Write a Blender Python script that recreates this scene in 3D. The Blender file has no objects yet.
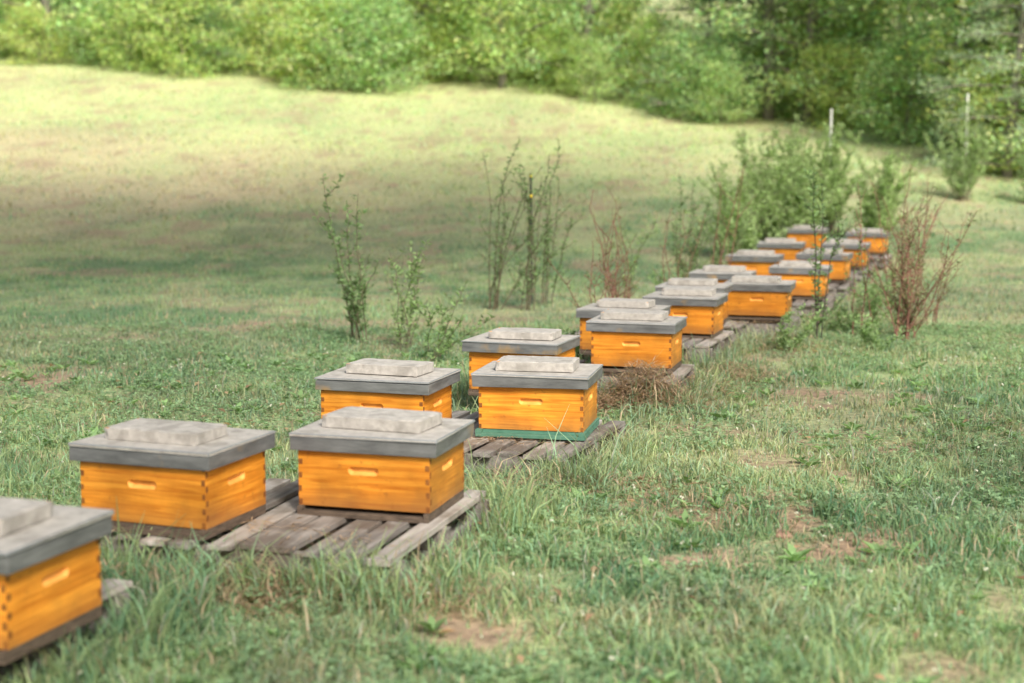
import bpy, math, random
import numpy as np
from mathutils import Vector, Matrix
rng=np.random.default_rng(7); random.seed(7)
S=bpy.context.scene
col=S.collection
# ---------------------------------------------------------------- noise
def _h(ix,iy,s):
    n=(ix.astype(np.int64)*374761393+iy.astype(np.int64)*668265263+s*1442695041)&0xffffffff
    n=((n^(n>>13))*1274126177)&0xffffffff
    n=n^(n>>16)
    return (n&0xffff)/65535.0
def vnoise(x,y,s=0):
    ix=np.floor(x);iy=np.floor(y);fx=x-ix;fy=y-iy
    fx=fx*fx*(3-2*fx);fy=fy*fy*(3-2*fy)
    a=_h(ix,iy,s);b=_h(ix+1,iy,s);c=_h(ix,iy+1,s);d=_h(ix+1,iy+1,s)
    return (a*(1-fx)+b*fx)*(1-fy)+(c*(1-fx)+d*fx)*fy
def fbm(x,y,s=0,o=4):
    v=0;a=.5;t=0
    for i in range(o):
        v=v+a*vnoise(x*2**i,y*2**i,s+i*17);t+=a;a*=.5
    return v/t
def sst(a,b,x):
    t=np.clip((x-a)/(b-a),0,1);return t*t*(3-2*t)
# ---------------------------------------------------------------- terrain
def gz(x,y):
    x=np.asarray(x,float);y=np.asarray(y,float)
    t=np.maximum(0,y-20)/28
    z=4.4*t**1.3
    z=np.where(z>22,22+(z-22)*.25,z)
    z=z+0.35*sst(-2,-14,x)*sst(10,26,y)
    z=z+(fbm(x*.8,y*.8,3,3)-.5)*.07+(fbm(x*.12,y*.12,9,2)-.5)*.5*sst(18,40,np.abs(y)+np.maximum(0,-x-4))
    return z
def gz1(x,y): return float(gz(np.array([x]),np.array([y]))[0])
YAW=math.radians(18)
PAL=[]  # front-right corners, yaw, w, d
HV=[(-1.36,3.71,19,0),
(-1.10,5.0,19,0),(-.31,5.25,15.5,0),
(-.43,6.78,17,0),(.355,6.97,13,1),
(.25,8.25,18,0),(1.04,9.2,15,0),
(1.00,10.05,18,0),(1.57,11.0,18,0),
(1.76,11.95,18,0),(2.42,12.45,17,0),
(2.27,13.7,18,0),(3.15,14.3,17,0),
(2.95,15.9,19,0),(3.8,16.2,20,0),
(3.75,18.5,17,0),(4.6,18.5,19,0),
(4.6,21,17,0),(5.4,20.6,21,0)]
for i in range(0,20,2):
    X,Y=HV[min(i,18)][0],HV[min(i,18)][1]
    yaw=math.radians(random.uniform(16,22))
    f=np.array([math.sin(yaw),math.cos(yaw)]);r=np.array([math.cos(yaw),-math.sin(yaw)])
    c=np.array([X,Y])+.08*r-.50*f
    if i==0: c=np.array([X,Y])-.09*r-.05*f
    if i==2: c=np.array([X,Y])+.07*r-.50*f
    if i==4: c=np.array([X,Y])+.05*r-.42*f
    PAL.append((c[0],c[1],yaw,1.27,1.05 if i else .8))
def palmask(x,y,m=0.0):
    k=np.zeros_like(x)
    for (a,b,yaw,w,d) in PAL:
        f=(math.sin(yaw),math.cos(yaw));r=(math.cos(yaw),-math.sin(yaw))
        lx=(x-a)*r[0]+(y-b)*r[1];ly=(x-a)*f[0]+(y-b)*f[1]
        dd=np.maximum(np.maximum(lx-m,-lx-w-m),np.maximum(-ly-m,ly-d-m))
        k=np.maximum(k,np.clip(-dd/.08+.5,0,1))
    return k
DIRT=[(.86,5.95,.5,.5),(1.35,5.4,.3,.25),(.72,7.9,.38,.33),(-3.35,9.9,.5,.7),(-2.3,13,.5,.5),(1.5,6.9,.3,.28),(.7,5.2,.22,.17),(1.9,9,.33,.38),(2.1,7.4,.33,.28),(.5,3.9,.22,.12),(-.1,4.4,.3,.15)]
def dirtm(x,y):
    k=np.zeros_like(x)
    n=fbm(x*6,y*6,31,5)
    for (a,b,rx,ry) in DIRT:
        d=np.sqrt(((x-a)/rx)**2+((y-b)/ry)**2)
        k=np.maximum(k,(1-sst(.1,1.25,d+(n-.5)*3.2))*.9)
    k=np.maximum(k,palmask(x,y,.06)*.8)
    k=np.maximum(k,sst(.64,.75,fbm(x*.9,y*.9,77,5))*.55)
    k=np.maximum(k,sst(.64,.77,fbm(x*3.2,y*3.2,78,4))*.7)
    return k
def drym(x,y):
    n=fbm(x*.25,y*.25,50,4)
    k=sst(.52,.68,n)*.3
    k=np.maximum(k,sst(20,24,y)*sst(3,-5,x)*(.5+1.5*(fbm(x*.4,y*.25,61,4)-.45))*sst(37,30,y+x*.2))
    k=np.maximum(k,sst(.53,.72,fbm(x*1.8,y*1.8,63,4))*.45)
    return np.clip(k,0,1)
def lerp(a,b,t): return a+(b-a)*t[:,None]
G1=np.array([.175,.285,.15]);G2=np.array([.36,.455,.235]);DRY=np.array([.62,.50,.36]);DRT=np.array([.34,.235,.17])
SUNLIT_LIME=np.array([.58,.67,.34])  # far grass, with the sunlit band's brightness painted into the colour
def gcol(x,y,blade=True):
    g=.6*fbm(x*.7,y*.7,12,4)+.4*fbm(x*3,y*3,15,3)
    c=lerp(np.tile(G1,(len(x),1)),np.tile(G2,(len(x),1)),sst(.34,.66,g))
    k=sst(24,34,y-x*.1)*(.8+.6*(fbm(x*.3,y*.2,62,3)-.5))  # far band blends to the brighter colour so it looks sunlit
    c=lerp(c,np.tile(SUNLIT_LIME,(len(x),1)),np.clip(k,0,1))
    c=lerp(c,np.tile(DRY,(len(x),1)),drym(x,y)*.7)
    if not blade:
        c=lerp(c*np.array([.9,.85,.82]),np.tile(DRT,(len(x),1)),dirtm(x,y))
    return c
# ---------------------------------------------------------------- materials
def mat(name): 
    m=bpy.data.materials.new(name);m.use_nodes=True
    nt=m.node_tree;return m,nt,nt.nodes,nt.links,nt.nodes['Principled BSDF']
def leafmat(name,trans=.35,gain=1.25):
    m=bpy.data.materials.new(name);m.use_nodes=True;N=m.node_tree.nodes;L=m.node_tree.links
    N.remove(N['Principled BSDF'])
    P=N.new('ShaderNodeBsdfDiffuse')
    a=N.new('ShaderNodeAttribute');a.attribute_name='Col'
    L.new(a.outputs['Color'],P.inputs['Color'])
    t=N.new('ShaderNodeBsdfTranslucent')
    mu=N.new('ShaderNodeMix');mu.data_type='RGBA';mu.blend_type='MULTIPLY';mu.inputs[0].default_value=1
    L.new(a.outputs['Color'],mu.inputs[6]);mu.inputs[7].default_value=(gain,gain*1.04,.8,1)
    L.new(mu.outputs[2],t.inputs['Color'])
    mx=N.new('ShaderNodeMixShader');mx.inputs[0].default_value=trans
    L.new(P.outputs[0],mx.inputs[1]);L.new(t.outputs[0],mx.inputs[2])
    L.new(mx.outputs[0],N['Material Output'].inputs['Surface'])
    return m
M_leaf=leafmat('leaf',.48,1.3);M_grass=leafmat('grass_blade',.40,1.25)
def attrmat(name,rough=.9):
    m,nt,N,L,P=mat(name)
    a=N.new('ShaderNodeAttribute');a.attribute_name='Col'
    n=N.new('ShaderNodeTexNoise');n.inputs['Scale'].default_value=25;n.inputs['Detail'].default_value=6
    tc=N.new('ShaderNodeTexCoord');L.new(tc.outputs['Object'],n.inputs['Vector'])
    r=N.new('ShaderNodeMapRange');r.inputs[1].default_value=.3;r.inputs[2].default_value=.7;r.inputs[3].default_value=.6;r.inputs[4].default_value=1.3
    L.new(n.outputs[0],r.inputs[0])
    mu=N.new('ShaderNodeVectorMath');mu.operation='SCALE';L.new(a.outputs['Color'],mu.inputs[0]);L.new(r.outputs[0],mu.inputs['Scale'])
    L.new(mu.outputs[0],P.inputs['Base Color'])
    P.inputs['Roughness'].default_value=rough;P.inputs['Specular IOR Level'].default_value=.15
    b=N.new('ShaderNodeBump');b.inputs['Strength'].default_value=.7;b.inputs['Distance'].default_value=.02
    L.new(n.outputs[0],b.inputs['Height']);L.new(b.outputs[0],P.inputs['Normal'])
    return m
M_ground=attrmat('soil_and_turf');M_bark=attrmat('bark',.85)
def wood_orange():
    m,nt,N,L,P=mat('honey_stained_wood')
    tc=N.new('ShaderNodeTexCoord');oi=N.new('ShaderNodeObjectInfo')
    mp=N.new('ShaderNodeMapping');mp.inputs['Scale'].default_value=(2.2,2.2,45)
    ad=N.new('ShaderNodeVectorMath');ad.operation='ADD'
    L.new(tc.outputs['Object'],ad.inputs[0])
    sc=N.new('ShaderNodeMath');sc.operation='MULTIPLY';sc.inputs[1].default_value=17;L.new(oi.outputs['Random'],sc.inputs[0])
    L.new(sc.outputs[0],ad.inputs[1]);L.new(ad.outputs[0],mp.inputs['Vector'])
    n=N.new('ShaderNodeTexNoise');n.inputs['Scale'].default_value=1.6;n.inputs['Detail'].default_value=7;n.inputs['Distortion'].default_value=.9
    L.new(mp.outputs[0],n.inputs['Vector'])
    cr=N.new('ShaderNodeValToRGB');L.new(n.outputs[0],cr.inputs[0])
    e=cr.color_ramp.elements;e[0].position=.30;e[0].color=(.50,.155,.012,1);e[1].position=.70;e[1].color=(.82,.345,.04,1)
    n2=N.new('ShaderNodeTexNoise');n2.inputs['Scale'].default_value=5;n2.inputs['Detail'].default_value=6;L.new(ad.outputs[0],n2.inputs['Vector'])
    r2=N.new('ShaderNodeMapRange');r2.inputs[1].default_value=.38;r2.inputs[2].default_value=.68;r2.inputs[3].default_value=1.12;r2.inputs[4].default_value=.72;L.new(n2.outputs[0],r2.inputs[0])
    mu=N.new('ShaderNodeVectorMath');mu.operation='SCALE';L.new(cr.outputs[0],mu.inputs[0]);L.new(r2.outputs[0],mu.inputs['Scale'])
    hs=N.new('ShaderNodeHueSaturation');L.new(mu.outputs[0],hs.inputs['Color'])
    rr=N.new('ShaderNodeMapRange');rr.inputs[3].default_value=.85;rr.inputs[4].default_value=1.12;L.new(oi.outputs['Random'],rr.inputs[0]);L.new(rr.outputs[0],hs.inputs['Value'])
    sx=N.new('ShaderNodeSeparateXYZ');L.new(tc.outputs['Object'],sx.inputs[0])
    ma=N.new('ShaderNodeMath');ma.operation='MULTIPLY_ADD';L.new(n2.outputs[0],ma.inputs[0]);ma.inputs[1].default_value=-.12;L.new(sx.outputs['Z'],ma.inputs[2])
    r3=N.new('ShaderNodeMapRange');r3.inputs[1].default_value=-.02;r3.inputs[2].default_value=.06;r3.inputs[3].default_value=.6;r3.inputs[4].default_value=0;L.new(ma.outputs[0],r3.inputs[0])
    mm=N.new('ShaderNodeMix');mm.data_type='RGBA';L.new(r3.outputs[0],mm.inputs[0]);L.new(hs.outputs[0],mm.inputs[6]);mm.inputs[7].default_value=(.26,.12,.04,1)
    n3=N.new('ShaderNodeTexNoise');n3.inputs['Scale'].default_value=28;n3.inputs['Detail'].default_value=2;L.new(ad.outputs[0],n3.inputs['Vector'])
    r4=N.new('ShaderNodeMapRange');r4.inputs[1].default_value=.66;r4.inputs[2].default_value=.76;r4.inputs[4].default_value=.6;L.new(n3.outputs[0],r4.inputs[0])
    m2=N.new('ShaderNodeMix');m2.data_type='RGBA';L.new(r4.outputs[0],m2.inputs[0]);L.new(mm.outputs[2],m2.inputs[6]);m2.inputs[7].default_value=(.28,.10,.02,1)
    L.new(m2.outputs[2],P.inputs['Base Color'])
    P.inputs['Roughness'].default_value=.38;P.inputs['Specular IOR Level'].default_value=.45
    b=N.new('ShaderNodeBump');b.inputs['Strength'].default_value=.2;b.inputs['Distance'].default_value=.004;L.new(n.outputs[0],b.inputs['Height']);L.new(b.outputs[0],P.inputs['Normal'])
    return m
M_wood=wood_orange()
def noisemat(name,c1,c2,scale,vec=(1,1,1),rough=.8,metal=0,bump=.3,dist=.003,spot=None,lo=.3,hi=.7):
    m,nt,N,L,P=mat(name)
    tc=N.new('ShaderNodeTexCoord');oi=N.new('ShaderNodeObjectInfo')
    ad=N.new('ShaderNodeVectorMath');ad.operation='ADD';L.new(tc.outputs['Object'],ad.inputs[0])
    sc=N.new('ShaderNodeMath');sc.operation='MULTIPLY';sc.inputs[1].default_value=23;L.new(oi.outputs['Random'],sc.inputs[0]);L.new(sc.outputs[0],ad.inputs[1])
    mp=N.new('ShaderNodeMapping');mp.inputs['Scale'].default_value=vec;L.new(ad.outputs[0],mp.inputs['Vector'])
    n=N.new('ShaderNodeTexNoise');n.inputs['Scale'].default_value=scale;n.inputs['Detail'].default_value=8;n.inputs['Roughness'].default_value=.62;L.new(mp.outputs[0],n.inputs['Vector'])
    cr=N.new('ShaderNodeValToRGB');L.new(n.outputs[0],cr.inputs[0]);e=cr.color_ramp.elements
    e[0].position=lo;e[0].color=(*c1,1);e[1].position=hi;e[1].color=(*c2,1)
    out=cr.outputs[0]
    if spot:
        n2=N.new('ShaderNodeTexNoise');n2.inputs['Scale'].default_value=spot[1];n2.inputs['Detail'].default_value=4;L.new(ad.outputs[0],n2.inputs['Vector'])
        r=N.new('ShaderNodeMapRange');r.inputs[1].default_value=spot[2];r.inputs[2].default_value=spot[2]+.1;r.inputs[4].default_value=spot[3];L.new(n2.outputs[0],r.inputs[0])
        mm=N.new('ShaderNodeMix');mm.data_type='RGBA';L.new(r.outputs[0],mm.inputs[0]);L.new(out,mm.inputs[6]);mm.inputs[7].default_value=(*spot[0],1);out=mm.outputs[2]
    L.new(out,P.inputs['Base Color']);P.inputs['Roughness'].default_value=rough;P.inputs['Metallic'].default_value=metal
    b=N.new('ShaderNodeBump');b.inputs['Strength'].default_value=bump;b.inputs['Distance'].default_value=dist;L.new(n.outputs[0],b.inputs['Height']);L.new(b.outputs[0],P.inputs['Normal'])
    return m
M_joint=noisemat('end_grain_joint',(.13,.04,.01),(.32,.12,.02),30,rough=.6)
M_lidtop=noisemat('galvanised_sheet',(.175,.195,.21),(.285,.31,.325),5,rough=.5,metal=.12,bump=.12,spot=((.15,.15,.145),4,.55,.55))
M_lidside=noisemat('weathered_lid_rim',(.085,.09,.092),(.20,.208,.21),7,(1,1,5),rough=.6,metal=.1,spot=((.40,.24,.07),5,.60,.65))
M_conc=noisemat('concrete_paver',(.32,.30,.275),(.50,.475,.44),26,rough=.95,bump=.9,dist=.006,spot=((.25,.235,.21),9,.55,.6))
M_dark=noisemat('dark_base_wood',(.05,.035,.025),(.15,.11,.08),20,(1,1,4))  # dark brown wood of the bottom boards
M_green=noisemat('green_painted_base',(.05,.15,.10),(.10,.23,.165),15)
M_pallet=noisemat('weathered_pallet_wood',(.09,.08,.072),(.34,.315,.29),2.2,(14,1.2,14),rough=.9,bump=.5,dist=.004,spot=((.10,.075,.055),4,.50,.7))
M_palletL=noisemat('pale_pallet_wood',(.22,.195,.17),(.48,.445,.41),2.2,(14,1.2,14),rough=.9,bump=.5,dist=.004,spot=((.13,.10,.07),4,.53,.65))
M_white=noisemat('white_plastic_post',(.72,.72,.70),(.85,.85,.83),8)
M_black=noisemat('dark_steel_post',(.02,.025,.02),(.05,.06,.05),20)
M_yel=noisemat('yellow_insulator',(.75,.55,.03),(.85,.65,.05),20)
M_stone=noisemat('stone',(.25,.14,.10),(.42,.27,.2),12,bump=.8,dist=.01)
# ---------------------------------------------------------------- mesh builder
class MB:
    def __init__(s): s.v=[];s.q=[];s.c=[];s.m=[];s.n=0
    def add(s,v,q,c,m=0):
        v=np.asarray(v,float).reshape(-1,3);q=np.asarray(q).reshape(-1,4)
        c=np.asarray(c,float)
        if c.ndim==1:c=np.tile(c,(len(v),1))
        s.v.append(v);s.q.append(q+s.n);s.c.append(c);s.m.append(np.full(len(q),m));s.n+=len(v)
    def tube(s,pts,rad,c,m=0,sides=5):
        pts=np.asarray(pts,float);k=len(pts)
        t=np.gradient(pts,axis=0);t/=np.linalg.norm(t,axis=1)[:,None]+1e-9
        up=np.array([0,0,1.]) if abs(t[0,2])<.9 else np.array([1.,0,0])
        a=np.cross(t,up);a/=np.linalg.norm(a,axis=1)[:,None]+1e-9
        b=np.cross(t,a)
        th=np.arange(sides)*2*math.pi/sides
        rad=np.asarray(rad)
        V=pts[:,None,:]+rad[:,None,None]*(a[:,None,:]*np.cos(th)[None,:,None]+b[:,None,:]*np.sin(th)[None,:,None])
        i=np.arange(k-1)[:,None]*sides;j=np.arange(sides)[None,:];j2=(j+1)%sides
        Q=np.stack([i+j,i+j2,i+sides+j2,i+sides+j],-1)
        s.add(V,Q,c,m)
    def leaves(s,P,D,W,L,wd,c,m=1,fold=.12):
        n=len(P);nn=np.cross(D,W)
        L=np.asarray(L).reshape(-1,1)*np.ones((n,1));wd=np.asarray(wd).reshape(-1,1)*np.ones((n,1))
        mid=P+D*L*.5+nn*L*fold
        V=np.stack([P,mid+W*wd*.5,P+D*L,mid-W*wd*.5],1)
        Q=np.arange(n*4).reshape(n,4)
        s.add(V,Q,np.repeat(c,4,axis=0),m)
    def mesh(s,name,mats,smooth=False):
        v=np.concatenate(s.v);q=np.concatenate(s.q);c=np.concatenate(s.c);mi=np.concatenate(s.m)
        me=bpy.data.meshes.new(name)
        me.vertices.add(len(v));me.vertices.foreach_set('co',v.ravel().astype(np.float32))
        me.loops.add(len(q)*4);me.loops.foreach_set('vertex_index',q.ravel().astype(np.int32))
        me.polygons.add(len(q));me.polygons.foreach_set('loop_start',(np.arange(len(q))*4).astype(np.int32))
        try: me.polygons.foreach_set('loop_total',np.full(len(q),4,np.int32))
        except Exception: pass
        me.polygons.foreach_set('material_index',mi.astype(np.int32))
        a=me.attributes.new('Col','FLOAT_COLOR','POINT')
        a.data.foreach_set('color',np.concatenate([c,np.ones((len(c),1))],1).ravel().astype(np.float32))
        for m in mats: me.materials.append(m)
        me.update(calc_edges=True)
        if smooth: me.polygons.foreach_set('use_smooth',np.ones(len(q),bool))
        return me
def obj(name,me,loc=(0,0,0),rz=0,sc=1,parent=None):
    o=bpy.data.objects.new(name,me);col.objects.link(o);o.location=loc;o.rotation_euler=(0,0,rz)
    o.scale=(sc,sc,sc) if not hasattr(sc,'__len__') else sc
    if parent:o.parent=parent
    return o
def rdir(n):
    v=rng.normal(size=(n,3));return v/np.linalg.norm(v,axis=1)[:,None]
def nrm(v): return v/(np.linalg.norm(v,axis=1)[:,None]+1e-9)
# ---------------------------------------------------------------- ground
def axis(lo,hi,c,n,k):
    a=math.asinh((lo-c)/k);b=math.asinh((hi-c)/k);return c+k*np.sinh(np.linspace(a,b,n))
xs=axis(-260,260,0,520,4);ys=axis(-120,420,6,600,4.5)
gx,gy=np.meshgrid(xs,ys);x=gx.ravel();y=gy.ravel()
V=np.stack([x,y,gz(x,y)],1)
nx,ny=len(xs),len(ys);i=np.arange(ny-1)[:,None]*nx;j=np.arange(nx-1)[None,:]
Q=np.stack([i+j,i+j+1,i+nx+j+1,i+nx+j],-1).reshape(-1,4)
b=MB();b.add(V,Q,gcol(x,y,False));obj('grass_field_ground',b.mesh('ground',[M_ground],True))
# ---------------------------------------------------------------- grass blades
def wedge(n,y0,y1,m=1.25):
    yy=np.sqrt(rng.uniform(y0*y0,y1*y1,n));xx=rng.uniform(-.37,.37,n)*yy*m+rng.uniform(-.4,.4,n)
    return xx,yy
gb=MB()
def blades(n,y0,y1,h0,h1,w0,w1,seg2=True,edgeonly=False):
    x,y=wedge(n,y0,y1)
    cl=fbm(x*5,y*5,88,2);h=fbm(x*1.1,y*1.1,21,3)
    pm=palmask(x,y,-.02)
    keep=(rng.uniform(0,1,n)<(.3+.95*sst(.3,.6,cl)))&(rng.uniform(0,1,n)>dirtm(x,y)*.9)&(rng.uniform(0,1,n)>pm*.98)
    edge=palmask(x,y,.2)*(1-palmask(x,y,.0))
    if edgeonly: keep=(edge>.3)&(rng.uniform(0,1,n)<.1+sst(.4,.65,cl))
    x=x[keep];y=y[keep];h=h[keep];cl=cl[keep];edge=edge[keep];n=len(x)
    H=(h0+(h1-h0)*rng.uniform(0,1,n)**1.6)*(.4+1.2*h)*(.5+1.05*cl)
    if not edgeonly: H*=1+edge*1.0
    W=rng.uniform(w0,w1,n)
    th=rng.uniform(0,2*math.pi,n);ph=rng.uniform(0,2*math.pi,n)
    lean=rng.uniform(.1,1.0,n)*H*(.9 if seg2 else .5)
    wx=np.cos(th);wy=np.sin(th);lx=np.cos(ph)*lean;ly=np.sin(ph)*lean
    z=gz(x,y)-.006
    B=np.stack([x,y,z],1);Wv=np.stack([wx,wy,0*wx],1)*W[:,None]*.5
    M=B+np.stack([lx*.35,ly*.35,H*.6],1);T=B+np.stack([lx,ly,H*rng.uniform(.7,1,n)],1)
    c=gcol(x,y)
    v=rng.uniform(.6,1.4,n)[:,None];c=c*v
    yel=rng.uniform(0,1,n)<.12;c[yel]=DRY*rng.uniform(.6,1.1,(yel.sum(),1))
    blu=rng.uniform(0,1,n)<.35;c[blu]*=np.array([.8,1.0,1.2])
    if seg2:
        V=np.stack([B-Wv,B+Wv,M+Wv*.8,M-Wv*.8,T+Wv*.12,T-Wv*.12],1)
        k=np.arange(n)[:,None]*6
        Q=np.concatenate([k+np.array([[0,1,2,3]]),k+np.array([[3,2,4,5]])])
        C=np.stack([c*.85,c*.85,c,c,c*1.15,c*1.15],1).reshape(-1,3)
    else:
        V=np.stack([B-Wv,B+Wv,T+Wv*.25,T-Wv*.25],1);Q=np.arange(n*4).reshape(n,4)
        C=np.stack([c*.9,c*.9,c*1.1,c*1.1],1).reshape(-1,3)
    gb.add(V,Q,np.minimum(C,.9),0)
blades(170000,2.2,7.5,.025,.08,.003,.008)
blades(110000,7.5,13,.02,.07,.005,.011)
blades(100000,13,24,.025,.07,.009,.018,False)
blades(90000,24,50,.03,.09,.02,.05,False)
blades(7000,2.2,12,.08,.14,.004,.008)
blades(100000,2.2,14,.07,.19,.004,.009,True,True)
obj('grass',gb.mesh('grass',[M_grass]))
cb=MB();x,y=wedge(60000,2.2,13);k=(fbm(x*1.5,y*1.5,5,3)>.45)&(rng.uniform(0,1,len(x))>palmask(x,y))&(rng.uniform(0,1,len(x))>dirtm(x,y)*.9)
x=x[k];y=y[k];n=len(x);z=gz(x,y)+rng.uniform(.008,.06,n);base=np.stack([x,y,z],1);a0=rng.uniform(0,6.28,n)
cc=np.array([.26,.39,.22])*rng.uniform(.6,1.4,n)[:,None];s=rng.uniform(.010,.028,n)
for kk in range(3):
    a=a0+kk*2.094;D=nrm(np.stack([np.cos(a),np.sin(a),rng.uniform(-.3,.7,n)],1));W=np.stack([-np.sin(a),np.cos(a),0*a],1)
    cb.leaves(base,D,W,s,s*.8,cc,0,.1)
n=500;x,y=wedge(n,2.6,12);z=gz(x,y)+rng.uniform(.03,.08,n)
for kk in range(4):
    D=rdir(n);W=nrm(np.cross(D,rdir(n)));cb.leaves(np.stack([x,y,z],1),D,W,.011,.011,np.tile([.75,.74,.66],(n,1)),0,.1)
# broad-leaved rosettes (plantain, dandelion) that break up the turf
n=420;x,y=wedge(n,2.6,11);k=(palmask(x,y,.05)<.3);x=x[k];y=y[k];n=len(x);z=gz(x,y)+.006;a0=rng.uniform(0,6.28,n);sz=rng.uniform(.05,.11,n)
cr_=np.array([.24,.38,.17])*rng.uniform(.7,1.4,n)[:,None]
for kk in range(8):
    a=a0+kk*.785+rng.uniform(-.25,.25,n);D=nrm(np.stack([np.cos(a),np.sin(a),rng.uniform(.1,.8,n)],1));W=np.stack([-np.sin(a),np.cos(a),0*a],1)
    cb.leaves(np.stack([x,y,z],1),D,W,sz*rng.uniform(.6,1.1,n),sz*.3,cr_*rng.uniform(.8,1.2,n)[:,None],0,.15)
obj('clover_patch',cb.mesh('clover',[M_grass]))
lb=MB()
def litter(n,cx,cy,sx,sy,h=.03,l=.12,z0=0):
    x=rng.normal(cx,sx,n);y=rng.normal(cy,sy,n);z=gz(x,y)+rng.uniform(0,1,n)*h*np.exp(-((x-cx)/sx/1.5)**2-((y-cy)/sy/1.5)**2)+.003+z0
    a=rng.uniform(0,6.28,n);D=nrm(np.stack([np.cos(a),np.sin(a),rng.normal(0,.3 if not z0 else .05,n)],1));W=np.stack([-np.sin(a),np.cos(a),0*a],1)
    lb.leaves(np.stack([x,y,z],1),D,W,rng.uniform(.4,1,n)*l,rng.uniform(.003,.007,n),np.array([.58,.43,.31])*rng.uniform(.4,1.1,n)[:,None],0,.05)
for (cx,cy,sx,sy,n,h) in [(.82,8.68,.17,.13,6500,.28),(.45,8.55,.2,.12,2000,.12),(-.45,4.72,.3,.13,1800,.08),(.9,5.9,.3,.25,900,.02),(1.25,9.3,.15,.3,1400,.1),(1.6,9.95,.2,.3,1800,.1),(-1.3,4.70,.3,.12,1500,.12),(2.2,11.5,.3,.3,1400,.1),(.25,6.42,.35,.13,1600,.08),(3.0,13.4,.3,.4,900,.08),(1.35,5.3,.2,.2,300,.02),(-.9,4.83,.14,.12,900,.1)]:
    litter(n,cx,cy,sx,sy,h)
for (a,b_,yaw,w_,d_) in PAL[:7]:
    f=np.array([math.sin(yaw),math.cos(yaw)]);r=np.array([math.cos(yaw),-math.sin(yaw)])
    for k in range(4):
        p=np.array([a,b_])-r*random.uniform(.2,w_-.2)+f*random.uniform(.15,.35);litter(60,p[0],p[1],.12,.07,.01,.1,.135)
x,y=wedge(9000,2.2,14);a=rng.uniform(0,6.28,9000);D=np.stack([np.cos(a),np.sin(a),0*a+.05],1);W=np.stack([-np.sin(a),np.cos(a),0*a],1)
lb.leaves(np.stack([x,y,gz(x,y)+rng.uniform(.005,.05,9000)],1),D,W,rng.uniform(.04,.14,9000),.004,np.array([.58,.47,.34])*rng.uniform(.5,1.1,9000)[:,None],0,.03)
n=260;x,y=wedge(n,2.6,11);a=rng.uniform(0,6.28,n);D=nrm(np.stack([np.cos(a),np.sin(a),rng.uniform(-.2,.4,n)],1));W=np.stack([-np.sin(a),np.cos(a),0*a],1)
lb.leaves(np.stack([x,y,gz(x,y)+.035],1),D,W,rng.uniform(.03,.07,n),rng.uniform(.02,.04,n),np.array([.50,.33,.22])*rng.uniform(.5,1.2,n)[:,None],0,.15)
obj('dry_straw',lb.mesh('straw',[M_grass]))
# ---------------------------------------------------------------- bmesh helpers
import bmesh
from mathutils import noise as mn
def boxb(bm,x0,x1,y0,y1,z0,z1,mi,bev=.0,jit=0.,rot=None):
    vs=[bm.verts.new((X+random.uniform(-jit,jit),Y+random.uniform(-jit,jit),Z+random.uniform(-jit,jit))) for Z in(z0,z1) for Y in(y0,y1) for X in(x0,x1)]
    fs=[(0,2,3,1),(4,5,7,6),(0,1,5,4),(2,6,7,3),(0,4,6,2),(1,3,7,5)]
    F_=[bm.faces.new([vs[i] for i in f]) for f in fs]
    for f in F_:f.material_index=mi
    if rot:
        cx,cy=(x0+x1)/2,(y0+y1)/2
        bmesh.ops.rotate(bm,verts=vs,cent=(cx,cy,z0),matrix=Matrix.Rotation(rot,3,'Z'))
    if bev>0:
        r=bmesh.ops.bevel(bm,geom=list({e for f in F_ for e in f.edges}),offset=bev,segments=2,affect='EDGES',profile=.6)
        for f in r['faces']: f.material_index=mi
    return F_
def slab(bm,cx,cy,z,w,d,h,mi,rot):
    """rough cast slab: dense box with worn, chipped edges"""
    b2=bmesh.new()
    bmesh.ops.create_cube(b2,size=1)
    bmesh.ops.subdivide_edges(b2,edges=b2.edges[:],cuts=17,use_grid_fill=True)
    off=Vector((random.uniform(0,50),random.uniform(0,50),0))
    M=Matrix.Rotation(rot,3,'Z')
    for v in b2.verts:
        c=v.co.copy();p=Vector((c.x*w,c.y*d,(c.z+.5)*h))
        e=sum(1 for a in c if abs(abs(a)-.5)<1e-4)
        n1=mn.noise(p*26+off);n2=mn.noise(p*7+off)
        if e>=2:
            k=.004+max(0,n1-.05)*.024
            q=Vector((math.copysign(1,-c.x) if abs(abs(c.x)-.5)<1e-4 else 0,math.copysign(1,-c.y) if abs(abs(c.y)-.5)<1e-4 else 0,(-1 if c.z>.49 else 0)))
            p+=q*k*.7
        elif c.z>.49: p.z+=n1*.0025+n2*.002
        p=M@p+Vector((cx,cy,z));v.co=p
    me=bpy.data.meshes.new('t');b2.to_mesh(me);b2.free();n0=len(bm.faces);bm.from_mesh(me);bpy.data.meshes.remove(me)
    bm.faces.ensure_lookup_table()
    for f in bm.faces[n0:]: f.material_index=mi
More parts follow.
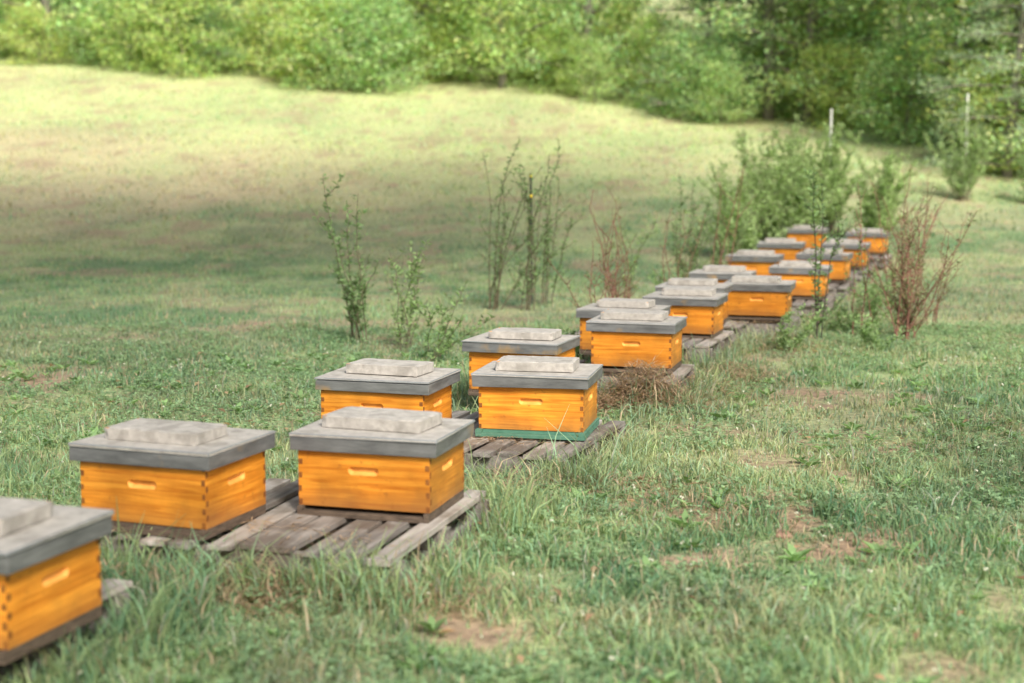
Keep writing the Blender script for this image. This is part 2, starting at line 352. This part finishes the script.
def panel(bm,origin,ux,uz,w,h,nrm_,mi,hz):
    """one wall of the hive body with a scooped hand-hold"""
    o=Vector(origin);ux=Vector(ux);uz=Vector(uz);nn=Vector(nrm_)
    outer=[bm.verts.new(o+ux*a+uz*b_) for a,b_ in((0,0),(w,0),(w,h),(0,h))]
    hw,hh=.062,.014;loop=[]
    for k in range(20):
        t=k/20*2*math.pi;cx=math.cos(t);sy=math.sin(t)
        px=(hw-hh)*(1 if cx>0 else -1)+hh*cx;pz=hh*sy+(-.010*(1-(px/hw)**2) if sy<0 else .003*(1-(px/hw)**2))
        loop.append((w/2+px,hz+pz))
    inner=[bm.verts.new(o+ux*a+uz*b_) for a,b_ in loop]
    eo=[bm.edges.new((outer[i],outer[(i+1)%4])) for i in range(4)]
    ei=[bm.edges.new((inner[i],inner[(i+1)%20])) for i in range(20)]
    r=bmesh.ops.triangle_fill(bm,edges=eo+ei,use_beauty=True,normal=nn)
    for f in r['geom']:
        if isinstance(f,bmesh.types.BMFace):
            f.material_index=mi
    inn=[bm.verts.new(o+ux*(w/2+(a-w/2)*.86)+uz*(hz+(b_-hz)*.6+.004)-nn*.016) for a,b_ in loop]
    for i in range(20):
        f=bm.faces.new((inner[i],inner[(i+1)%20],inn[(i+1)%20],inn[i]));f.material_index=6
    f=bm.faces.new(inn);f.material_index=6
M_scoop=noisemat('bare_handhold_wood',(.66,.27,.045),(.88,.44,.10),20,rough=.7)
def hive(idx,X,Y,yawd,base):
    bm=bmesh.new();W,D,Hb=.535,.425,.236
    if idx in(5,6,7,9): Hb=.248
    bb=.036
    bmat=5 if base==1 else 4
    e=.012 if base==1 else .0
    boxb(bm,-W-e,e,-.02-e,D+e,0,.018,bmat,.002)
    boxb(bm,-W-e,-W+.02,-.02-e,D+e,.0185,bb,bmat,.001)
    boxb(bm,-.02,e,-.02-e,D+e,.0185,bb,bmat,.001)
    boxb(bm,-W+.0205,-.0205,D-.02,D+e,.0185,bb-.001,bmat)
    if base==1 or idx%2: boxb(bm,-W+.0205,-.0205,0.004,.02,.0185,bb-.001,bmat)
    z=bb+.001
    hz=Hb*.62
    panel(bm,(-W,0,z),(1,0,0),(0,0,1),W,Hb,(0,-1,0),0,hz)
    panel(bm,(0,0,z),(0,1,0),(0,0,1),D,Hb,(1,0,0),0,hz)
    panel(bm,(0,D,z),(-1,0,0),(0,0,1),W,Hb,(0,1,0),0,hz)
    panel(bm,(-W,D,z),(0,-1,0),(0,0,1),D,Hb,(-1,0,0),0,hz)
    nf=9;fh=Hb/nf;p=.0016
    for k in range(nf):
        a=z+k*fh+random.uniform(.0015,.004);b_=z+(k+1)*fh-random.uniform(.0015,.004);ww=random.uniform(.013,.018)
        if k%2==0:
            for cx in(-W,0): 
                s=1 if cx<0 else -1
                x0,x1=sorted((cx+s*.001,cx+s*ww))
                boxb(bm,x0,x1,-p,.003,a,b_,1);boxb(bm,x0,x1,D-.003,D+p,a,b_,1)
        else:
            for cy in(0,D):
                s=1 if cy==0 else -1
                y0,y1=sorted((cy+s*.001,cy+s*ww))
                boxb(bm,-.003,p,y0,y1,a,b_,1);boxb(bm,-W-p,-W+.003,y0,y1,a,b_,1)
    z+=Hb
    o=.028;tx,ty=random.uniform(-.008,.008),random.uniform(-.008,.008)
    boxb(bm,-W-o+tx,o+tx,-o+ty,D+o+ty,z-.018,z+.034,2,.003,.003)
    boxb(bm,-W-o-.004+tx,o+.004+tx,-o-.004+ty,D+o+.004+ty,z+.0345,z+.047,3,.004,.003)
    z+=.049
    sw,sd,sh=[(.40,.25,.048),(.40,.23,.045),(.42,.24,.048),(.39,.22,.05)][idx%4]
    cx=-W/2+random.uniform(-.03,.03);cy=D/2+random.uniform(-.03,.03)
    if idx==0: cx=-W/2-.02;sw=.42
    slab(bm,cx,cy,z,sw,sd,sh,7,random.uniform(-.08,.05))
    bmesh.ops.recalc_face_normals(bm,faces=bm.faces[:])
    me=bpy.data.meshes.new('beehive');bm.to_mesh(me);bm.free()
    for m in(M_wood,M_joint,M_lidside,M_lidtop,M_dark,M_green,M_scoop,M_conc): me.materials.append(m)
    zz=gz1(X-.2,Y+.2)+.137
    o=obj('beehive',me,(X,Y,zz),-math.radians(yawd+random.uniform(-1,1)))
    return o
for i,h in enumerate(HV): hive(i,*h)
# ---------------------------------------------------------------- pallets
def pallet(X,Y,yaw,W,D):
    bm=bmesh.new()
    for yy in(.03,D/2-.02,D-.07): boxb(bm,-W,0,yy,yy+.04,.022,.112,0,.003,.002)
    n=10;bw=W/n
    for k in range(n):
        if random.random()<.08 and 0<k<n-1: continue
        w=bw*random.uniform(.62,.82);x0=-W+k*bw+(bw-w)/2+random.uniform(-.01,.01)
        boxb(bm,x0,x0+w,random.uniform(-.04,.03),D+random.uniform(-.02,.02),.1125,.132+random.uniform(0,.003),1 if random.random()<.3 else 0,.0025,.003,rot=random.uniform(-.03,.03))
    for k in(0,4,9):
        x0=-W+k*bw;boxb(bm,x0+.01,x0+bw*.8,0,D,.0,.0215,0,.002,.002)
    bmesh.ops.recalc_face_normals(bm,faces=bm.faces[:])
    me=bpy.data.meshes.new('wooden_pallet');bm.to_mesh(me);bm.free()
    for m in(M_pallet,M_palletL): me.materials.append(m)
    c=np.array([X,Y])-.5*W*np.array([math.cos(yaw),-math.sin(yaw)])
    o=obj('wooden_pallet',me,(X,Y,gz1(c[0],c[1]+.4)+.0),-yaw)
for p in PAL: pallet(*p)
# ---------------------------------------------------------------- plants
def sapling(seed,H,stems,spread,leafL,lc,bark,dens=40,leafW=.35,twigs=5,lean=(0,0),up=.85):
    global rng
    rng=np.random.default_rng(seed);mb=MB()
    for s in range(stems):
        a=rng.uniform(0,6.28);h=H*rng.uniform(.4,1)**.8 if s else H
        k=9;t=np.linspace(0,1,k);out=spread*rng.uniform(.0,1);ex=rng.uniform(.8,2.2)
        px=np.cos(a)*out*t**ex+rng.normal(0,.028,k).cumsum()*t+lean[0]*t+rng.normal(0,.06)
        py=np.sin(a)*out*t**ex+rng.normal(0,.028,k).cumsum()*t+lean[1]*t+rng.normal(0,.06)
        pts=np.stack([px,py,h*t-.02],1)
        mb.tube(pts,.004*H*(1-t*.8)+.0012,bark,0,5)
        segs=[(pts,.2)]
        for w in range(twigs):
            u=rng.uniform(.15,.92);i=int(u*(k-1));b0=pts[i];aa=rng.uniform(0,6.28);L=h*rng.uniform(.10,.34)*(1.15-u*.6)
            tt=np.linspace(0,1,5)[:,None];d=np.array([math.cos(aa)*.7,math.sin(aa)*.7,up*rng.uniform(.3,1.1)])
            q=b0+d*L*tt+np.array([0,0,.15*L])*tt**2+rng.normal(0,.015,(5,3))*tt
            mb.tube(q,.002*H*(1-tt[:,0]*.8)+.0008,bark,0,4);segs.append((q,0))
        for q,st in segs:
            Ls=np.linalg.norm(np.diff(q,axis=0),axis=1).sum();n=max(3,int(dens*Ls*rng.uniform(.3,1.5)))
            u=rng.uniform(st,1,n)*(len(q)-1.001);i=u.astype(int);f=(u-i)[:,None];P=q[i]*(1-f)+q[i+1]*f
            D=rdir(n);D[:,2]=np.abs(D[:,2])*.6+.05;D=nrm(D);Wd=nrm(np.cross(D,rdir(n)))
            mb.leaves(P,D,Wd,leafL*rng.uniform(.5,1.3,n),leafL*leafW*rng.uniform(.7,1.2,n),np.minimum(np.array(lc)*rng.uniform(.6,1.5,n)[:,None],.8),1)
    return mb.mesh('sapling',[M_bark,M_leaf])
BK=(.17,.15,.10);RB=(.26,.13,.10)
LG=(.29,.41,.20);DG=(.22,.33,.16)
def put(name,me,X,Y,rz=0,sc=1): return obj(name,me,(X,Y,gz1(X,Y)),rz,sc)
put('sapling',sapling(1,1.42,7,.3,.05,DG,BK,75),-1.27,11.8)
put('sapling',sapling(2,.9,6,.4,.05,LG,BK,60,lean=(.15,0)),-.85,11.4)
put('sapling',sapling(3,.6,5,.45,.055,LG,BK,60,lean=(.2,0)),-.60,10.8)
put('sapling',sapling(4,1.75,9,.6,.045,DG,BK,42,twigs=4),-.2,14.6)
put('sapling',sapling(5,1.6,6,.45,.05,DG,BK,45,lean=(.1,0)),.15,14.5)
put('sapling',sapling(14,1.75,4,.3,.05,DG,BK,50,lean=(.1,0)),.3,15.0)
put('sapling',sapling(6,1.4,8,.45,.045,DG,BK,70),1.9,15.6)
put('sapling',sapling(12,1.1,8,.5,.05,LG,BK,70),2.5,16.8)
put('sapling',sapling(13,.9,5,.35,.05,LG,BK,50),1.35,16.2)
put('sapling',sapling(7,1.5,3,.15,.05,DG,(.07,.06,.05),80),2.55,11.9)
put('sapling',sapling(8,1.35,3,.25,.045,DG,RB,40),3.05,12.2)
put('red_stemmed_shrub',sapling(9,1.25,18,.6,.038,(.26,.30,.17),RB,34,twigs=11,up=.8),3.3,11.9)
for k,(X,Y,h,st) in enumerate([(.72,11.6,1.15,5),(.95,12.4,1.3,5),(.55,10.9,.8,3),(1.55,13.6,1.1,4),(3.9,14.4,1.5,5),(3.6,12.9,1.0,5),(2.2,14.9,1.5,4),(4.4,15.5,1.4,5),(1.1,14.2,1.3,4),(4.9,17.5,1.5,4),(3.9,13.0,1.1,4)]):
    put('red_stemmed_shrub',sapling(60+k,h,st,.3,.034,(.25,.24,.13),RB,18,twigs=5),X,Y)
for k,(X,Y,h,s) in enumerate([(3.3,21.2,1.5,.9),(4.0,22.5,1.9,1.1),(4.7,23.6,2.0,1.2),(5.4,24.2,1.8,1.1),(3.2,19.6,1.1,.7),(4.4,21.9,1.6,1.0),(5.9,23.0,1.5,.8)]):
    put('shrub',sapling(20+k,h,24,s,.065,(.42,.54,.28),BK,85,twigs=10,leafW=.45,up=.7),X,Y)
put('shrub',sapling(30,1.9,18,.8,.07,(.38,.50,.27),BK,80,twigs=8,up=.7),8.7,27.5)
put('shrub',sapling(31,1.4,16,.8,.07,(.38,.50,.27),BK,80,twigs=8,up=.7),9.9,27)
put('weed_clump',sapling(32,.35,10,.2,.05,LG,LG,80),-1.55,4.45)
for k,(X,Y,h) in enumerate([(2.9,12.6,.3),(2.2,11.2,.4),(1.6,14.6,.45),(.45,10.6,.3),(3.4,12.9,.4),(3.6,14.2,.5),(2.9,11.3,.35)]):
    put('weed_clump',sapling(40+k,h,9,.2,.045,LG,LG,80),X,Y)
rng=np.random.default_rng(99)
# ---------------------------------------------------------------- fence posts
def post(X,Y,h,white):
    bm=bmesh.new()
    def cyl(r,z0,z1,mi,seg=10,dx=0,dy=0):
        r_=bmesh.ops.create_cone(bm,cap_ends=True,segments=seg,radius1=r,radius2=r,depth=z1-z0,matrix=Matrix.Translation((dx,dy,(z0+z1)/2)))
        for v in r_['verts']:
            for f in v.link_faces:f.material_index=mi
    if white:
        cyl(.018,-.1,h,0);cyl(.024,h-.001,h+.03,0)
        for z in(.4,.75,1.1,1.45): cyl(.028,z,z+.02,0,10,.0,.0);cyl(.008,z-.01,z+.03,1,6,.03,0)
    else:
        boxb(bm,-.012,.012,-.003,.003,-.1,h,0);boxb(bm,-.003,.003,.0035,.024,-.1,h-.003,0)
        for z in(.75,h-.25,h-.04): cyl(.014,z,z+.03,1,8,0,-.018);cyl(.007,z+.01,z+.02,1,6,0,-.036)
    me=bpy.data.meshes.new('post');bm.to_mesh(me);bm.free()
    me.materials.append(M_white if white else M_black);me.materials.append(M_black if white else M_yel)
    o=put('fence_post',me,X,Y)
    o.rotation_euler=(random.uniform(-.03,.03),random.uniform(-.03,.03),0)
post(.21,14.9,1.38,False);post(5.65,25.5,1.9,True);post(8.95,28.3,1.9,True)
def stone(X,Y,s):
    bm=bmesh.new();bmesh.ops.create_icosphere(bm,subdivisions=3,radius=s)
    for v in bm.verts:
        n=math.sin(v.co.x*40/s*.05+X)*.12+math.sin(v.co.y*3/s+Y*3)*.12;v.co*=1+n;v.co.z*=.55
    me=bpy.data.meshes.new('stone');bm.to_mesh(me);bm.free();me.materials.append(M_stone);o=put('stone',me,X,Y)
stone(1.08,5.55,.04);stone(.38,6.35,.03);stone(1.6,7.8,.03)
# ---------------------------------------------------------------- trees
def tree(seed,H,Rr,leaf,lc,nl=9000,lo=.08,limbs=30,sig=.4,needle=False,trunk=.02):
    r=np.random.default_rng(seed);mb=MB()
    k=12;t=np.linspace(0,1,k);wob=r.normal(0,.12,(k,2)).cumsum(0)*t[:,None]
    tr=np.stack([wob[:,0],wob[:,1],H*t-.15],1)
    bk=np.array([.22,.20,.17]) 
    mb.tube(tr,H*trunk*.7*(1-t*.9)+.01,bk,0,8)
    cl=[]
    for l in range(limbs):
        u=lo+(1-lo)*(l+r.uniform(0,1))/limbs;u=min(u,.97)
        i=u*(k-1);ii=int(i);b0=tr[ii]*(1-(i-ii))+tr[min(ii+1,k-1)]*(i-ii)
        a=l*2.4+r.uniform(-.5,.5)
        if needle: L=Rr*(1-u)**.8*r.uniform(.75,1.1)+.2;rise=.12
        else: L=Rr*(math.sin(math.pi*min(1,(u-lo)/(1-lo)*.8+.18)))**.6*r.uniform(.65,1.15);rise=r.uniform(.15,.6)
        tt=np.linspace(0,1,6)[:,None];d=np.array([math.cos(a),math.sin(a),rise])
        q=b0+d*L*tt+np.array([0,0,(-.12 if not needle else -.15)*L])*tt**2+r.normal(0,.04,(6,3))*tt
        mb.tube(q,H*trunk*.25*(1-u*.6)*(1-tt[:,0]*.85)+.006,bk,0,5)
        for s in range(5):
            v=r.uniform(.3,.95);p=q[int(v*5)];aa=a+r.choice([-1,1])*r.uniform(.4,1.1);L2=L*r.uniform(.2,.45)
            e=p+np.array([math.cos(aa),math.sin(aa),r.uniform(-.1,.5)])*L2
            mb.tube(np.stack([p,(p+e)/2+r.normal(0,.03,3),e]),[.018,.012,.005],bk,0,4)
            cl.append(e);cl.append((p+e)/2)
        cl.append(q[-1]);cl.append(q[3])
    cl=np.array(cl);m=len(cl);br=r.uniform(.7,1.35,m)
    idx=r.integers(0,m,nl)
    off=r.normal(0,1,(nl,3))*sig*np.array([1,1,.55 if not needle else .3])
    P=cl[idx]+off;P[:,2]=np.maximum(P[:,2],.05)
    D=r.normal(size=(nl,3));D[:,2]=D[:,2]*.6-(.2 if not needle else -.2);D=nrm(D);Wd=nrm(np.cross(D,r.normal(size=(nl,3))))
    c=np.array(lc)*(br[idx]*r.uniform(.65,1.4,nl))[:,None]
    c[:,0]*=r.uniform(.8,1.25,nl)
    mb.leaves(P,D,Wd,leaf*r.uniform(.6,1.3,nl),leaf*(.6 if not needle else .16)*r.uniform(.7,1.2,nl),np.minimum(c,.88),1)
    return mb.mesh('tree',[M_bark,M_leaf])
TL=[(-38,53),(-17,47.5),(-5,45),(2.8,43),(8.5,37),(10.9,31),(16,28),(28,25)]
def along(s):
    seg=[math.dist(TL[i],TL[i+1]) for i in range(len(TL)-1)];s*=sum(seg)
    for i,d in enumerate(seg):
        if s<=d:
            a,b_=TL[i],TL[i+1];f=s/d;nx,ny=-(b_[1]-a[1])/d,(b_[0]-a[0])/d
            return a[0]+(b_[0]-a[0])*f,a[1]+(b_[1]-a[1])*f,nx,ny
        s-=d
    return TL[-1][0],TL[-1][1],0,1
GREENS=[(.50,.65,.27),(.42,.58,.27),(.56,.68,.29),(.38,.54,.28),(.47,.62,.30)]
TV=[tree(100+k,10+k*.7,3.0,.17,GREENS[k],7500,.03,38,.38) for k in range(5)]
SV=[tree(200+k,2.6+.3*k,1.5,.12,GREENS[(k+2)%5],4200,.02,22,.28,trunk=.010) for k in range(4)]
PV=[tree(300+k,10+k,2.6,.20,[(.24,.36,.21),(.42,.54,.40)][k],16000,.02,60,.26,True) for k in range(2)]
wood=bpy.data.objects.new('distant_woodland',None);col.objects.link(wood)
und=bpy.data.objects.new('woodland_undergrowth',None);col.objects.link(und)
random.seed(5)
for row,(off,n) in enumerate([(1.8,24),(5,22),(9,22),(14,20)]):
    for k in range(n):
        x_,y_,nx_,ny_=along((k+random.random()*.9)/n)
        x_+=nx_*(off+random.uniform(-1,1));y_+=ny_*(off+random.uniform(-1,1))
        me=random.choice(TV) if random.random()<.92 else random.choice(PV)
        obj('broadleaf_tree',me,(x_,y_,gz1(x_,y_)),random.uniform(0,6.28),random.uniform(.85,1.25),wood)
for k in range(110):
    x_,y_,nx_,ny_=along((k+random.random())/110);o_=random.uniform(-.4,3.2)
    x_+=nx_*o_;y_+=ny_*o_
    obj('bush',random.choice(SV),(x_,y_,gz1(x_,y_)),random.uniform(0,6.28),random.uniform(.45,1.15),und)
put('pine_tree',PV[1],10.5,30.4,1,.7);put('pine_tree',PV[1],12.6,30,2,.9);put('pine_tree',PV[0],5.6,41.5,2,.9)
SUNAZ=np.array([.36,-.933]);EL=42
# tall trees added out of view, crowns set high to shade the upper-left slope
BV=[tree(400+k,27+k*1.5,5.2,.42,GREENS[k],2900,.6,34,1.1,trunk=.014) for k in range(2)]
for k,(X,Y) in enumerate([(4.6,2.0),(8.6,5.4),(1.2,-1.8),(-3,-2.2)]):
    put('tall_shade_tree',BV[k%2],X,Y,k*1.3,1.0)
# ---------------------------------------------------------------- light
w=bpy.data.worlds.new('World');S.world=w;w.use_nodes=True;N=w.node_tree.nodes
sky=N.new('ShaderNodeTexSky');sky.sky_type='NISHITA';sky.sun_disc=False
az=math.atan2(SUNAZ[0],SUNAZ[1])
sky.sun_elevation=math.radians(EL);sky.sun_rotation=az;sky.dust_density=5;sky.air_density=1.0;sky.ozone_density=.5
w.node_tree.links.new(sky.outputs[0],N['Background'].inputs[0]);N['Background'].inputs[1].default_value=.15
sl=bpy.data.lights.new('sun','SUN');sl.energy=5;sl.angle=math.radians(12);sl.color=(1,.95,.87)
so=bpy.data.objects.new('sun',sl);col.objects.link(so)
sd=Vector((SUNAZ[0]*math.cos(math.radians(EL)),SUNAZ[1]*math.cos(math.radians(EL)),math.sin(math.radians(EL))))
so.rotation_euler=sd.to_track_quat('Z','Y').to_euler();so.location=sd*60
cam=bpy.data.cameras.new('camera');co=bpy.data.objects.new('camera',cam);col.objects.link(co);S.camera=co
co.location=(0,0,1.48);co.rotation_euler=(math.radians(90-7.05),0,0);cam.lens=50;cam.sensor_width=36;cam.clip_end=1200;cam.clip_start=.05
cam.dof.use_dof=True;cam.dof.focus_distance=7.4;cam.dof.aperture_fstop=1.6
S.view_settings.view_transform='Standard';S.view_settings.look='None';S.view_settings.exposure=0
